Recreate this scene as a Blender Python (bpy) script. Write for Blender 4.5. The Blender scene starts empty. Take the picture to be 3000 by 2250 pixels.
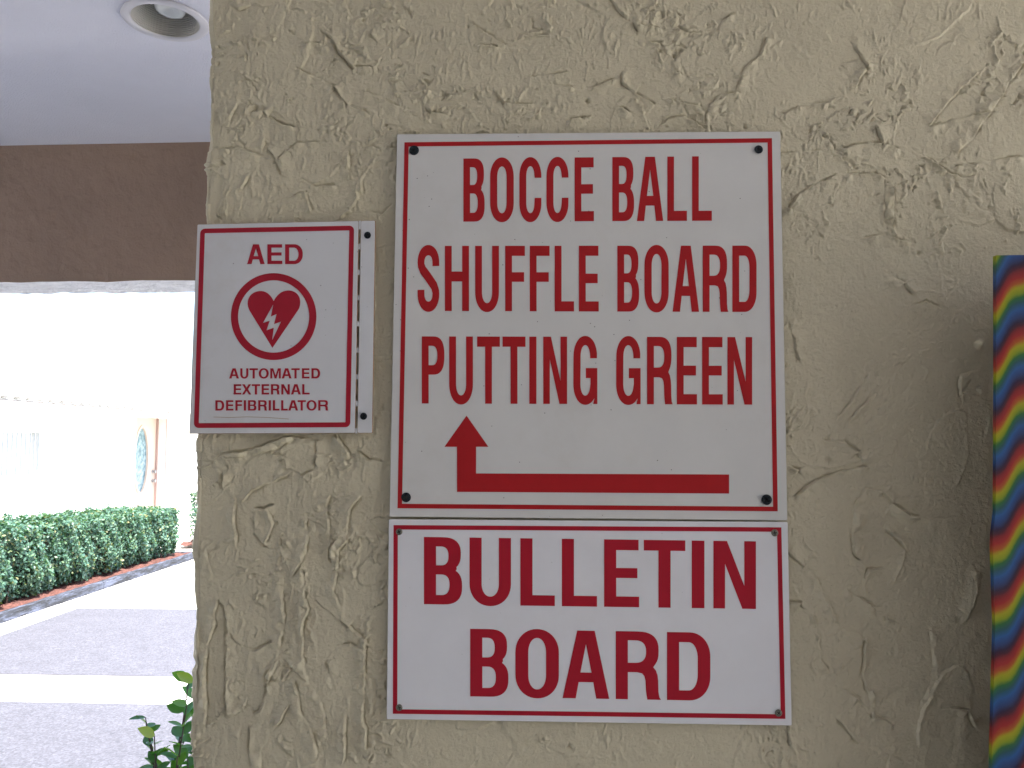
import bpy, math, random
import numpy as np
from mathutils import Matrix, Vector
from mathutils.geometry import tessellate_polygon

random.seed(7)
RNG = np.random.default_rng(11)
SC = bpy.context.scene
COL = SC.collection

# ------------------------------------------------------------------ camera
F = 2333.0                                   # focal length in photo pixels (28 mm equivalent)
CAM = np.array([0.0, -0.935, 1.6])
def basis(p, y, r):
    cp, sp, cy, sy, cr, sr = math.cos(p), math.sin(p), math.cos(y), math.sin(y), math.cos(r), math.sin(r)
    f = np.array([sy*cp, cy*cp, sp]); rt = np.array([cy, -sy, 0]); up = np.cross(rt, f)
    return cr*rt+sr*up, -sr*rt+cr*up, f
BR, BU, BF = basis(*[math.radians(a) for a in (4.188, -2.293, -.149)])
cam = bpy.data.objects.new('camera', bpy.data.cameras.new('camera')); COL.objects.link(cam)
cam.data.lens = 28; cam.data.sensor_width = 36; cam.data.clip_start = .02; cam.data.clip_end = 2000
m = Matrix.Identity(4)
for i in range(3):
    m[i][0], m[i][1], m[i][2], m[i][3] = BR[i], BU[i], -BF[i], CAM[i]
cam.matrix_world = m
SC.camera = cam

# ------------------------------------------------------------------ world and sun
SUN_EL, SUN_AZ = math.radians(60), math.radians(140)      # azimuth clockwise from +Y
w = bpy.data.worlds.new('World'); SC.world = w; w.use_nodes = True
nt = w.node_tree
sky = nt.nodes.new('ShaderNodeTexSky'); sky.sky_type = 'NISHITA'; sky.sun_disc = False
sky.sun_elevation = SUN_EL; sky.sun_rotation = SUN_AZ
sky.air_density = 1.0; sky.dust_density = 3.0; sky.ozone_density = 1.0
nt.links.new(sky.outputs[0], nt.nodes['Background'].inputs[0])
nt.nodes['Background'].inputs[1].default_value = 0.13
sl = bpy.data.lights.new('sun', 'SUN'); sl.energy = 4.2; sl.angle = math.radians(.5); sl.color = (1, .95, .87)
sun = bpy.data.objects.new('sun', sl); COL.objects.link(sun)
sd = Vector((math.sin(SUN_AZ)*math.cos(SUN_EL), math.cos(SUN_AZ)*math.cos(SUN_EL), math.sin(SUN_EL)))
sun.rotation_euler = sd.to_track_quat('Z', 'Y').to_euler()
SC.view_settings.view_transform = 'Standard'; SC.view_settings.look = 'None'
SC.view_settings.gamma = 1; SC.view_settings.use_curve_mapping = False
SC.view_settings.exposure = 2.5
SC.cycles.max_bounces = 10; SC.cycles.diffuse_bounces = 6

# ------------------------------------------------------------------ helpers
def ray(px, py): return BR*(px-1500)+BU*(1125-py)+BF*F
def at(px, py, Y=0.0):                        # point of the plane y=Y seen at a photo pixel
    d = ray(px, py); return CAM+d*(Y-CAM[1])/d[1]

def link(name, me, mats=None, parent=None):
    o = bpy.data.objects.new(name, me); COL.objects.link(o)
    if mats is not None:
        for mm in (mats if isinstance(mats, (list, tuple)) else [mats]): me.materials.append(mm)
    if parent is not None: o.parent = parent
    return o
def tag(o, label=None, cat=None, group=None, kind=None):
    if label: o['label'] = label
    if cat: o['category'] = cat
    if group: o['group'] = group
    if kind: o['kind'] = kind
    return o
def empty(name, label, cat, loc=(0, 0, 0), group=None):
    o = bpy.data.objects.new(name, None); COL.objects.link(o); o.location = loc
    o.empty_display_size = .05
    return tag(o, label, cat, group)

class MB:                                     # collects geometry of ONE mesh
    def __init__(s): s.v = []; s.f = []; s.mi = []
    def add(s, v, f, mi=0):
        n = len(s.v); s.v += [tuple(map(float, p)) for p in v]; s.f += [[i+n for i in q] for q in f]; s.mi += [mi]*len(f)
    def box(s, a, b, mi=0):
        x0, y0, z0 = a; x1, y1, z1 = b
        s.add([(x0,y0,z0),(x1,y0,z0),(x1,y1,z0),(x0,y1,z0),(x0,y0,z1),(x1,y0,z1),(x1,y1,z1),(x0,y1,z1)],
              [(0,3,2,1),(4,5,6,7),(0,1,5,4),(1,2,6,5),(2,3,7,6),(3,0,4,7)], mi)
    def fill(s, loops, fn, mi=0):             # flat polygon with holes; fn maps (a,b) -> 3D
        tris = tessellate_polygon([[Vector((p[0], p[1], 0)) for p in l] for l in loops])
        flat = [p for l in loops for p in l]
        s.add([fn(*p) for p in flat], [tuple(t) for t in tris], mi)
    def slab(s, loops, f0, f1, mi=0):         # same with thickness
        s.fill(loops, f0, mi); s.fill(loops, f1, mi)
        for l in loops:
            n = len(l)
            s.add([f0(*p) for p in l]+[f1(*p) for p in l], [(i, (i+1) % n, n+(i+1) % n, n+i) for i in range(n)], mi)
    def lathe(s, prof, c, ax=(0, 0, 1), n=32, mi=0):   # profile (r, h) about an axis
        ax = Vector(ax).normalized(); u = ax.orthogonal().normalized(); v = ax.cross(u); c = Vector(c)
        vs = []
        for r, h in prof:
            for k in range(n):
                t = 2*math.pi*k/n; vs.append(c+ax*h+(u*math.cos(t)+v*math.sin(t))*r)
        s.add(vs, [(i*n+k, i*n+(k+1) % n, (i+1)*n+(k+1) % n, (i+1)*n+k) for i in range(len(prof)-1) for k in range(n)], mi)
    def tube(s, pts, rad, n=8, mi=0):
        pts = [Vector(p) for p in pts]
        rad = rad if isinstance(rad, (list, tuple)) else [rad]*len(pts)
        vs = []
        for i, p in enumerate(pts):
            d = (pts[min(i+1, len(pts)-1)]-pts[max(i-1, 0)]).normalized(); u = d.cross(Vector((.3, .2, 1))).normalized(); v = d.cross(u)
            for k in range(n):
                t = 2*math.pi*k/n; vs.append(p+(u*math.cos(t)+v*math.sin(t))*rad[i])
        s.add(vs, [(i*n+k, i*n+(k+1) % n, (i+1)*n+(k+1) % n, (i+1)*n+k) for i in range(len(pts)-1) for k in range(n)]+[tuple(range(n))[::-1], tuple((len(pts)-1)*n+k for k in range(n))], mi)
    def mesh(s, name, smooth=False):
        me = bpy.data.meshes.new(name); me.from_pydata(s.v, [], s.f); me.update()
        me.polygons.foreach_set('material_index', s.mi)
        if smooth: me.polygons.foreach_set('use_smooth', [True]*len(s.f))
        return me
    def build(s, name, mats, parent=None, smooth=False): return link(name, s.mesh(name, smooth), mats, parent)

class N:                                      # tiny node-graph helper
    def __init__(s, name):
        s.m = bpy.data.materials.new(name); s.m.use_nodes = True; s.t = s.m.node_tree
        s.b = s.t.nodes['Principled BSDF']; s.out = s.t.nodes['Material Output']
        s.co = s.t.nodes.new('ShaderNodeTexCoord').outputs['Object']
    def n(s, kind, **k):
        x = s.t.nodes.new(kind)
        for a, v in k.items(): setattr(x, a, v)
        return x
    def l(s, a, b): s.t.links.new(a, b)
    def noise(s, scale, detail=4, rough=.6, vec=None):
        x = s.n('ShaderNodeTexNoise'); x.inputs['Scale'].default_value = scale; x.inputs['Detail'].default_value = detail
        x.inputs['Roughness'].default_value = rough; s.l(vec or s.co, x.inputs['Vector']); return x.outputs['Fac']
    def ramp(s, fac, stops, interp='LINEAR'):
        x = s.n('ShaderNodeValToRGB'); x.color_ramp.interpolation = interp; e = x.color_ramp.elements
        while len(e) < len(stops): e.new(.5)
        for el, (p, c) in zip(e, stops):
            el.position = p; el.color = (c if isinstance(c, (tuple, list)) else (c, c, c))[:3]+(1,) if isinstance(c, tuple) else (c, c, c, 1)
        s.l(fac, x.inputs[0]); return x.outputs[0]
    def mix(s, fac, a, b, mode='MIX'):
        x = s.n('ShaderNodeMix', data_type='RGBA', blend_type=mode)
        for sock, v in ((x.inputs[0], fac), (x.inputs[6], a), (x.inputs[7], b)):
            if hasattr(v, 'links'): s.l(v, sock)
            elif isinstance(v, tuple): sock.default_value = v+(1,)
            else: sock.default_value = v
        return x.outputs[2]
    def math(s, op, a, b=0.0):
        x = s.n('ShaderNodeMath', operation=op)
        for sock, v in zip(x.inputs, (a, b)):
            if hasattr(v, 'links'): s.l(v, sock)
            else: sock.default_value = v
        return x.outputs[0]
    def base(s, c):
        if isinstance(c, tuple): s.b.inputs['Base Color'].default_value = c+(1,)
        else: s.l(c, s.b.inputs['Base Color'])
    def rough(s, r):
        if hasattr(r, 'links'): s.l(r, s.b.inputs['Roughness'])
        else: s.b.inputs['Roughness'].default_value = r
    def bump(s, h, strength=.3, dist=.001):
        x = s.n('ShaderNodeBump'); x.inputs['Strength'].default_value = strength; x.inputs['Distance'].default_value = dist
        s.l(h, x.inputs['Height']); s.l(x.outputs[0], s.b.inputs['Normal'])

def plain(name, c, rough=.6, var=.12, scale=20, bump=.0, bscale=200, bdist=.001, metal=0):
    k = N(name); f = k.noise(scale)
    k.base(k.ramp(f, [(.3, tuple(x*(1-var) for x in c)), (.7, tuple(min(1, x*(1+var)) for x in c))]))
    k.rough(rough); k.b.inputs['Metallic'].default_value = metal
    if bump: k.bump(k.noise(bscale, 5), bump, bdist)
    return k.m

# ------------------------------------------------------------------ materials
def m_stucco(name, c, dirt=.75):
    k = N(name)
    col = k.ramp(k.noise(9, 5), [(.3, tuple(x*.93 for x in c)), (.7, tuple(min(1, x*1.05) for x in c))])
    spots = k.ramp(k.noise(260, 2, .5), [(.70, 0.0), (.76, 1.0)])
    col = k.mix(k.math('MULTIPLY', spots, .35), col, tuple(x*.45 for x in c))
    st = k.ramp(k.noise(33, 6, .7), [(.60, 0.0), (.75, 1.0)])
    col = k.mix(k.math('MULTIPLY', st, .22), col, (c[0]*.72, c[1]*.68, c[2]*.6))
    k.base(col); k.rough(.5)
    k.b.inputs['Specular IOR Level'].default_value = .45
    k.bump(k.math('ADD', k.noise(420, 3), k.math('MULTIPLY', k.noise(1100, 3), .6)), .75, .0011)
    return k.m
STUCCO = m_stucco('beige_stucco_paint', (.565, .510, .368))
def m_sign(name, c, speck=.5, grime=.10):
    k = N(name)
    col = k.ramp(k.noise(14, 5), [(.3, tuple(x*.96 for x in c)), (.7, tuple(x*1.02 for x in c))])
    v = k.n('ShaderNodeTexVoronoi'); v.inputs['Scale'].default_value = 90; k.l(k.co, v.inputs['Vector'])
    sm = k.math('LESS_THAN', k.math('ADD', v.outputs['Distance'], k.math('MULTIPLY', k.noise(300, 2), .08)), .098)
    pick = k.math('GREATER_THAN', k.noise(31, 2), .60-.1*speck)
    col = k.mix(k.math('MULTIPLY', k.math('MULTIPLY', sm, pick), .75*speck), col, (.05, .045, .04))
    gr = k.ramp(k.noise(6, 8, .75), [(.52, 0.0), (.75, 1.0)])
    col = k.mix(k.math('MULTIPLY', gr, grime), col, (.42, .36, .27))
    k.base(col); k.rough(k.ramp(k.noise(40, 4), [(0.3, .38), (.7, .5)]))
    k.bump(k.noise(900, 2), .12, .0003)
    return k.m
SIGNW = m_sign('white_sign_face', (.62, .615, .60), 1.0, .18)
SIGNB = m_sign('white_acrylic_face', (.72, .72, .75), .3)
AEDW = m_sign('white_enamel_face', (.62, .625, .645), .8, .28)
SIGNE = plain('sign_edge_grey', (.45, .43, .38), .6)
RUST = plain('rusty_edge', (.30, .17, .09), .8, .4, 90)
def m_red(name, c):
    k = N(name); k.base(k.ramp(k.noise(60, 6, .7), [(.25, tuple(x*.88 for x in c)), (.7, c), (.9, tuple(min(1, x*1.12) for x in c))]))
    k.rough(.5); k.b.inputs['Specular IOR Level'].default_value = .25; return k.m
RED = m_red('red_vinyl', (.40, .010, .014))
REDB = m_red('crimson_print', (.40, .008, .024))
REDA = m_red('crimson_enamel', (.38, .012, .03))
SCREWD = plain('black_screw_steel', (.018, .024, .03), .35, .3, 300, metal=.6)
SCREWG = plain('grey_screw_steel', (.20, .20, .17), .4, .4, 300, metal=.7)
RECESS = plain('dark_recess', (.006, .006, .007), .7)
CEIL = plain('white_ceiling_paint', (.70, .70, .79), .85, .035, 3, .8, 240, .004)
BEAM = plain('taupe_beam_paint', (.285, .195, .147), .6, .10, 4, .9, 18, .012)
BEAMU = plain('soffit_stucco_bounce_lit', (.74, .74, .78), .7, .16, 14, 1.0, 30, .03)  # bounce light from the ground is put into this paler underside colour
TRIMW = plain('white_trim_enamel', (.56, .55, .60), .4, .03, 20)
def m_baffle():
    k = N('ribbed_baffle'); g = k.n('ShaderNodeSeparateXYZ'); k.l(k.co, g.inputs[0])
    k.base((.52, .50, .47)); k.rough(.5)
    k.bump(k.math('SINE', k.math('MULTIPLY', g.outputs[2], 1500)), .8, .0012); return k.m
BAFFLE = m_baffle()
BULB = plain('frosted_bulb_glass', (.66, .68, .68), .25, .05)

# ------------------------------------------------------------------ stucco wall
SP = 1.0; STEP = SP/1000
FX0, FX1, FZ0, FZ1 = -.405, .66, 1.19, 2.19
NX = int((FX1-FX0)/STEP)+1; NZ = int((FZ1-FZ0)/STEP)+1
gx = FX0+np.arange(NX)*STEP; gz = FZ0+np.arange(NZ)*STEP
def vnoise(nz, nx, cz, cx, rng=RNG):          # smooth value noise, cell size in grid steps
    a = rng.random((int(nz/cz)+3, int(nx/cx)+3))
    z = np.arange(nz)/cz; x = np.arange(nx)/cx
    iz = z.astype(int); ix = x.astype(int); fz = z-iz; fx = x-ix
    fz = (fz*fz*(3-2*fz))[:, None]; fx = (fx*fx*(3-2*fx))[None, :]
    A = a[iz][:, ix]; B = a[iz][:, ix+1]; C_ = a[iz+1][:, ix]; D = a[iz+1][:, ix+1]
    return (A*(1-fx)+B*fx)*(1-fz)+(C_*(1-fx)+D*fx)*fz-.5
def mmn(cell, ax=1.0): return vnoise(NZ, NX, cell*ax/SP, cell/SP)
X, Z = np.meshgrid(gx*1000, gz*1000)          # millimetres
IR, IC = np.meshgrid(np.arange(NZ), np.arange(NX), indexing='ij')
def warped(a, k=1.0):                         # look a noise field up at displaced places, so no grid direction shows
    return a[np.clip((IR+k*W1+.35*IC*0).astype(int), 0, NZ-1), np.clip((IC+k*W2).astype(int), 0, NX-1)]
W1 = 26*mmn(34)+9*mmn(10)+3*mmn(4); W2 = 26*mmn(34)+9*mmn(10)+3*mmn(4)
rX = 4*mmn(26)+2.6*mmn(9)+2.0*mmn(4.2)+1.1*mmn(2.2); rZ = 4*mmn(26)+2.6*mmn(9)+2.0*mmn(4.2)+1.1*mmn(2.2)
H = 1.6*mmn(150)+.9*mmn(60)+.35*mmn(24)
wX = 5*mmn(30)+2.6*mmn(11)+1.6*mmn(5)+.8*mmn(2.6)
wZ = 5*mmn(30)+2.6*mmn(11)+1.6*mmn(5)+.8*mmn(2.6)
brk = mmn(9); brk2 = mmn(22)
def sstep(a, b, v):
    t = np.clip((v-a)/(b-a), 0, 1); return t*t*(3-2*t)
edge_prox = np.zeros_like(H); calm = np.zeros_like(H); RL = np.zeros_like(H)
rs = random.Random(5)
for i in range(190):                          # overlapping trowel passes
    cx = rs.uniform(FX0, FX1)*1000; cz = rs.uniform(FZ0, FZ1)*1000
    L = rs.uniform(20, 85); W_ = L*rs.uniform(.3, .8); a = rs.gauss(1.2, .7) if cx < -150 else rs.uniform(0, 3.14)
    x0 = max(0, int((cx-L-14-FX0*1000)/SP)); x1 = min(NX, int((cx+L+14-FX0*1000)/SP))
    z0 = max(0, int((cz-L-14-FZ0*1000)/SP)); z1 = min(NZ, int((cz+L+14-FZ0*1000)/SP))
    if x1-x0 < 4 or z1-z0 < 4: continue
    s = np.s_[z0:z1, x0:x1]
    dx = X[s]-cx+wX[s]; dz = Z[s]-cz+wZ[s]
    u = dx*math.cos(a)+dz*math.sin(a); v = -dx*math.sin(a)+dz*math.cos(a)
    r = np.sqrt((u/L)**2+(v/W_)**2)+1e-6
    d = (r-1)*np.hypot(u, v)/r                # distance outside (mm)
    ta = rs.uniform(0, 6.28); side = np.cos(np.arctan2(v, u)-ta)
    soft = np.where(side > .1, 1.2, 9.0)
    mask = 1-np.clip((d+soft)/(soft), 0, 1); mask = mask*mask*(3-2*mask)
    hc = H[s]; lvl = hc[hc.shape[0]//2, hc.shape[1]//2]
    plane = lvl*.7+rs.uniform(-.45, .7)+(u/L)*rs.uniform(-.5, .5)+(v/W_)*rs.uniform(-.3, .3)
    H[s] = hc*(1-.82*mask)+plane*.82*mask
    amp = rs.choice([.2, .35, .7, 1.3])*np.clip(side+.1, 0, 1)*np.clip(.6+2.2*brk2[s], 0, 1.4)
    inn = np.where(d < 0, np.exp(np.minimum(d, 0)/4.5), np.exp(-np.maximum(d, 0)**2/.9))
    H[s] += amp*inn
    edge_prox[s] = np.maximum(edge_prox[s], np.clip(amp, 0, 1)*np.exp(-(d/5)**2))

TILES = {'A': (540, 1250, 1.659), 'R': (2200, 0, 2.074), 'S': (2200, 800, 2.074), 'T': (2200, 1500, 2.2125), 'L': (550, 0, 2.5925), 'M': (1300, 0, 2.212)}
# trowel edges copied from the photo; B drops towards the light (right), D drops away from it
RIDGES = '''A B 1.3 240,350 240,440 250,560
A B 1.7 165,850 140,920 150,970 110,1060 95,1180 100,1300 105,1400 95,1500
A D 1.3 170,850 200,880 210,1000 200,1150 200,1300 215,1400
A B 1.6 480,740 475,820 490,920 470,1050 450,1140 400,1250
A B 1.5 575,700 585,850 600,890 570,970 580,1150 600,1250 650,1310 680,1400 690,1500
A B 1.6 590,430 600,540 590,620 540,710
A B 1.5 710,330 690,380 705,500
A B 1.4 850,350 805,400 795,480 790,530
A B 1.9 800,550 750,600 745,650
A D 1.2 740,560 710,600 715,650
A B 1.5 540,1250 560,1380 610,1480 650,1610
A B 1.1 500,1360 440,1460 370,1570 375,1650
A B 1.3 785,1420 785,1550 770,1620
A B 1.5 880,1070 880,1150 870,1230 870,1330 865,1400 880,1480 885,1550
A D 1.1 710,1190 695,1120 740,1070 800,1055 880,1080
A D 1.2 500,1090 455,1130 430,1160 395,1220 400,1290 360,1380 300,1420
A D .9 650,850 720,910
A B 1.0 720,910 800,970 880,1040
A D 1.4 190,240 190,310 150,350
A D 1.7 150,170 190,140 240,130 330,110 430,80 520,50 640,60
A B 1.2 200,150 330,130 430,110 520,70
A D 1.1 640,60 645,210 580,240
A D .9 430,130 490,150 500,210
A B 1.1 500,230 420,275 330,310 290,350
A B 1.9 740,50 800,130
A D 1.4 850,130 900,165 950,165
A D 1.4 350,400 380,410 420,385
A D 1.2 335,440 345,520 390,580
A B 1.1 410,420 430,470 400,550
A D 1.2 470,1110 530,1170 580,1220
A D 1.2 320,1460 320,1560 330,1640
A B 1.3 270,1440 265,1500
A D 1.0 450,1520 530,1600
A B 1.0 110,600 120,680 150,740
A B 1.2 280,200 285,260
A B 1.1 740,720 725,800 750,860
A D 1.2 240,1020 280,1070 350,1090 420,1050
A B 1.0 300,1320 280,1370 220,1410
R D 1.5 240,1260 300,1180 400,1120 520,1070 650,1050 760,1060 825,1100
R D 1.3 820,1110 825,1250 825,1430
R B 1.5 865,1150 860,1300 870,1430
R D 1.1 240,1270 310,1300 380,1370 430,1430
R D 1.0 600,240 660,330 695,420
R B 1.1 690,430 660,490 640,540
R D 1.2 760,780 800,880 880,900
R D 1.1 190,930 400,920 560,910 650,880 780,870
R B 1.2 1659,370 1560,520 1460,670 1370,800 1260,920
R B 1.1 1360,460 1250,550 1150,680 1090,760
R D 1.4 960,900 1080,970 1210,1060 1280,1085 1350,1070
R D 1.3 1250,1010 1400,990 1620,950
R D 1.0 130,720 230,680 330,640 470,630
R D 1.3 700,1450 820,1430 900,1460 990,1480
R D .9 1100,770 1250,720 1480,680
R D 1.0 1320,1230 1390,1270 1460,1300
S D 1.2 240,320 265,400 285,520
S D 1.2 850,20 930,60 980,120
S D 1.0 1000,200 1060,180 1130,210
S D 1.0 740,750 660,830 560,950
S D .8 700,640 600,800 520,900 470,1000
S D 1.3 450,1020 560,1030 650,1090 665,1130
S D 1.1 280,1350 400,1260 500,1220 680,1180
S D 1.3 620,1640 620,1520 640,1400 700,1310 800,1330 860,1400 960,1470 1080,1500 1240,1480
S D 1.1 1270,640 1280,730 1380,700
S D 1.4 220,1170 290,1200 320,1240
T D 1.2 660,50 655,180 670,270 695,290
T D 1.1 250,270 340,350 400,390
T B 1.1 410,420 470,550 550,690
T D 1.2 640,510 740,570 830,640 880,690 940,710
T D 1.3 740,850 735,960 720,1050 760,1180 790,1320
T B .9 790,1180 800,1300
T D 1.2 1160,790 1180,950 1170,1100 1100,1230
T D .9 610,1160 700,1210 790,1320 900,1370
T D 1.0 890,120 960,180 1010,240
T D 1.3 740,420 760,370 850,370
T D 1.0 580,1360 640,1420 690,1480
T B 1.1 400,680 440,800 450,960 480,1000
T D 1.2 1240,1270 1400,1280 1440,1380
T B 1.2 1500,400 1440,600 1400,700
T D 1.3 240,1400 250,1490
T D 1.1 830,1540 890,1580 880,1650
T D 1.3 260,580 310,590 340,620
L D 1.6 500,850 515,825 580,850 610,880 700,940 790,965
L D 1.1 700,1210 740,1160 840,1100 960,1080 1060,1080
L D .9 1230,1070 1360,1110 1460,1145 1580,1130
L D 1.3 210,1145 330,1130 380,1125 500,1170 600,1210
L D 1.1 620,1150 680,1230 720,1350
L B 1.2 1195,800 1200,900 1180,1000
L D 1.3 900,345 960,340 1040,350
L D 1.4 1020,240 1090,300 1160,400 1260,510 1380,510
L D 1.3 1390,270 1450,320 1540,360
L B 1.0 1190,20 1280,200 1300,270
L D 1.4 820,520 900,560 1020,610 1120,660 1220,800 1370,860
L D .9 1370,700 1550,790 1700,850
L D 1.2 1790,780 1850,850 1950,880
L D 1.0 650,1540 770,1510 890,1470
L B 1.0 890,1470 930,1590
L B 1.3 1370,1290 1320,1380 1330,1450
L B 1.1 1220,1180 1230,1330
L D 1.0 1360,1600 1480,1630 1560,1560
L D 1.2 870,1380 960,1420 1100,1410
L B 1.2 370,810 330,880 320,940
L B 1.1 470,1310 400,1440
L B 1.1 580,1060 570,1120
L D 1.2 240,900 260,970 350,990 420,980
L B 1.3 360,60 400,80 470,60
M D 1.3 1085,0 1150,90 1220,150 1250,190
M D 1.1 1480,400 1500,470 1560,500 1740,510
M D 1.4 1160,480 1160,540 1240,600 1350,670
M D .9 960,570 1090,520
M D 1.1 1480,650 1560,670 1690,700
M D 1.2 1700,780 1720,680 1800,610 1900,605
M D 1.2 350,610 400,660 500,680 560,680
M D .9 540,500 650,490 780,470
M D 1.2 710,550 820,570
M D .9 2090,260 2060,350 1960,440 1910,560
M D .9 1780,240 1800,140 1880,90
M D 1.0 170,150 300,230 380,290
M D 1.2 240,300 330,310
M D 1.6 830,780 930,770
M D 1.3 1150,700 1220,740
M D 1.4 1270,180 1380,185
M D 1.3 1300,270 1400,280 1440,340
M D 1.2 1380,830 1450,770 1560,765 1620,790 1680,830'''
for line in RIDGES.split('\n'):
    t = line.split(); ox, oy, sc_ = TILES[t[0]]; A = float(t[2])
    P = []
    for q in t[3:]:
        a, b = q.split(','); p = at(ox+float(a)/sc_, oy+float(b)/sc_); P.append((p[0]*1000, p[2]*1000))
    P = np.array(P); lo = P.min(0)-34; hi = P.max(0)+34
    x0 = max(0, int((lo[0]-FX0*1000)/SP)); x1 = min(NX, int((hi[0]-FX0*1000)/SP))
    z0 = max(0, int((lo[1]-FZ0*1000)/SP)); z1 = min(NZ, int((hi[1]-FZ0*1000)/SP))
    if x1 <= x0 or z1 <= z0: continue
    s = np.s_[z0:z1, x0:x1]
    px = X[s]+.62*rX[s]; pz = Z[s]+.62*rZ[s]
    hd = np.array([1, -.8]) if t[1] == 'D' else np.array([-1, .8])
    best = np.full(px.shape, 1e9); sg = np.zeros(px.shape); tt = np.zeros(px.shape); over = np.zeros(px.shape)
    for i in range(len(P)-1):
        e = P[i+1]-P[i]; Ls = np.hypot(*e); e = e/Ls; n = np.array([-e[1], e[0]])
        if n@hd < 0: n = -n
        rx = px-P[i, 0]; rz = pz-P[i, 1]; al = rx*e[0]+rz*e[1]; ac = np.clip(al, 0, Ls)
        dd = np.hypot(rx-ac*e[0], rz-ac*e[1]); side = rx*n[0]+rz*n[1]
        m_ = dd < best
        best = np.where(m_, dd, best); sg = np.where(m_, np.where(side >= 0, 1, -1), sg)
        ov = np.where(al < 0, -al if i == 0 else 0, np.where(al > Ls, (al-Ls) if i == len(P)-2 else 0, 0))
        over = np.where(m_, ov, over)
    dl = best*sg
    amp = A*.95*np.clip(.80+2.2*brk[s]+1.0*brk2[s], .12, 1.7)*np.exp(-(over/5)**2)
    wide = 9.0
    prof = np.where(dl >= 0, .45*np.exp(-dl/2.6)+.55*(1-sstep(0, 17, dl)), np.exp(-(dl/.55)**2))-(.75 if t[1] == 'D' else .35)*np.exp(-((dl+1.3)/1.1)**2)
    calm[s] = np.maximum(calm[s], np.exp(-(best/15)**2)*np.exp(-(over/8)**2)); RL[s] += (1.75 if t[1] == 'B' else 1.4)*amp*prof
    edge_prox[s] = np.maximum(edge_prox[s], .8*np.exp(-(best/6)**2)*np.exp(-(over/8)**2))
# crumbs, flecks and fine skin
H0 = H.copy(); topleft = sstep(300, -250, X)*sstep(1650, 1900, Z); quiet = 1-.75*sstep(280, 330, X)*sstep(1880, 1780, Z)
crumb = np.clip(warped(mmn(4.2)+.7*mmn(7.5))-.10+.10*mmn(2.2), 0, 1)
cm = sstep(.04, .16, warped(mmn(55)+.9*mmn(18))+.38*edge_prox-.21+.20*topleft)
H += 4.2*crumb*cm
cut = np.clip(warped(mmn(3.6)+.6*mmn(8))-.30, 0, 1); H -= 5.5*cut*cm
fle = np.clip(warped(mmn(2.3, 3.4)+.5*mmn(6, 2.4), .35)-.16, 0, 1)
H += 2.2*fle*sstep(.0, .2, mmn(40)+.02+.16*topleft)
fib = warped(mmn(3.0, 9)+.7*mmn(6, 8), .5)
H += .42*fib*sstep(-120, -330, X)
rid = 1-np.abs(warped(mmn(22)+.5*mmn(9)))*2*7; H += .25*np.clip(rid, 0, 1)*sstep(.05, .3, mmn(45))
H = H0+(H-H0)*(1-.5*calm)*quiet+RL
H += .30*warped(mmn(3.2), .5)+.26*mmn(2.1)+.26*mmn(8)+.5*np.clip(warped(mmn(2.6), .4)-.27, 0, 1)
for (qx, qy, r, dph) in [(1720, 296, 2.6, 3), (1706, 348, 2.2, 2.5), (1932, 150, 2, 2.5), (2598, 535, 2.5, 2), (748, 322, 3, 3), (1372, 80, 1.8, 2),
                         (2155, 288, 2, 2), (2690, 742, 2.2, 2), (2180, 372, 2.2, 2), (810, 1532, 1.4, 2), (820, 1352, 1.6, 2), (1062, 60, 1.5, 2), (804, 477, 1.2, 2), (1975, 165, 1.6, 2), (2870, 1010, 4, -4), (2425, 1350, 3.4, 2.2)]:
    p = at(qx, qy); d2 = (X-p[0]*1000+.25*wX)**2+(Z-p[2]*1000+.25*wZ)**2
    H -= dph*np.exp(-d2/(r*r))
H = np.clip(H*1.75, -7, 8)
# behind the signs the plaster is pressed flat enough to carry them
def under(x0, x1, z0, z1):
    global H
    m_ = sstep(x0-4, x0+4, X)*sstep(x1+4, x1-4, X)*sstep(z0-4, z0+4, Z)*sstep(z1+4, z1-4, Z)
    H = H*(1-m_)+np.minimum(H, 3.2)*m_
under(-178, 283, 1600-318, 1600+373); under(-421, -200, 1600+11, 1600+267)
H /= 1000.0
# tensor grid: left return (round the corner), fine field, coarse remainder
side = [(-.411, .55, -1, 0), (-.411, .25, -1, 0), (-.411, .08, -1, 0), (-.411, .03, -1, 0), (-.411, .014, -1, 0)]
for k in range(0, 6):
    a = math.radians(15+k*15)
    side.append((-.405-.006*math.cos(a)*1.0, .006-.006*math.sin(a), -math.cos(a), -math.sin(a)))
cols = [(x, y, nx, ny) for x, y, nx, ny in side]+[(x, 0, 0, -1) for x in gx]+[(x, 0, 0, -1) for x in (.70, .8, 1.0, 1.4, 2.0, 2.9)]
ns = len(side); cols = np.array(cols)
rows = np.concatenate([[0, .4, .8, 1.0, 1.12], gz, [2.25, 2.35, 2.497]])
HH = np.zeros((len(rows), len(cols)))
HH[5:5+NZ, ns:ns+NX] = H
for k in range(ns): HH[5:5+NZ, k] = H[:, 3]*(.5+.5*k/ns)+(.0012*np.sin(gz*40+k)+.0008*np.sin(gz*111))*(1 if k else 0)
for k in range(6): HH[5:5+NZ, ns+NX+k] = H[:, -1]*[.6, .3, .1, 0, 0, 0][k]
for k in range(5): HH[k] = HH[5]*[0, 0, 0, .2, .5][k]
for k in range(3): HH[5+NZ+k] = HH[4+NZ]*[.5, .2, 0][k]
wav = (.0022*np.sin(rows*7.3)+.0016*np.sin(rows*19+1)+.0011*np.sin(rows*57+2))[:, None]
endw = np.exp(-np.clip(cols[:, 0]+.411, 0, 9)/.012)[None, :]
VX = cols[None, :, 0]+HH*cols[None, :, 2]+wav*endw
VY = cols[None, :, 1]+HH*cols[None, :, 3]
VZ = np.repeat(rows[:, None], len(cols), 1)
nr, nc = VX.shape
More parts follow.
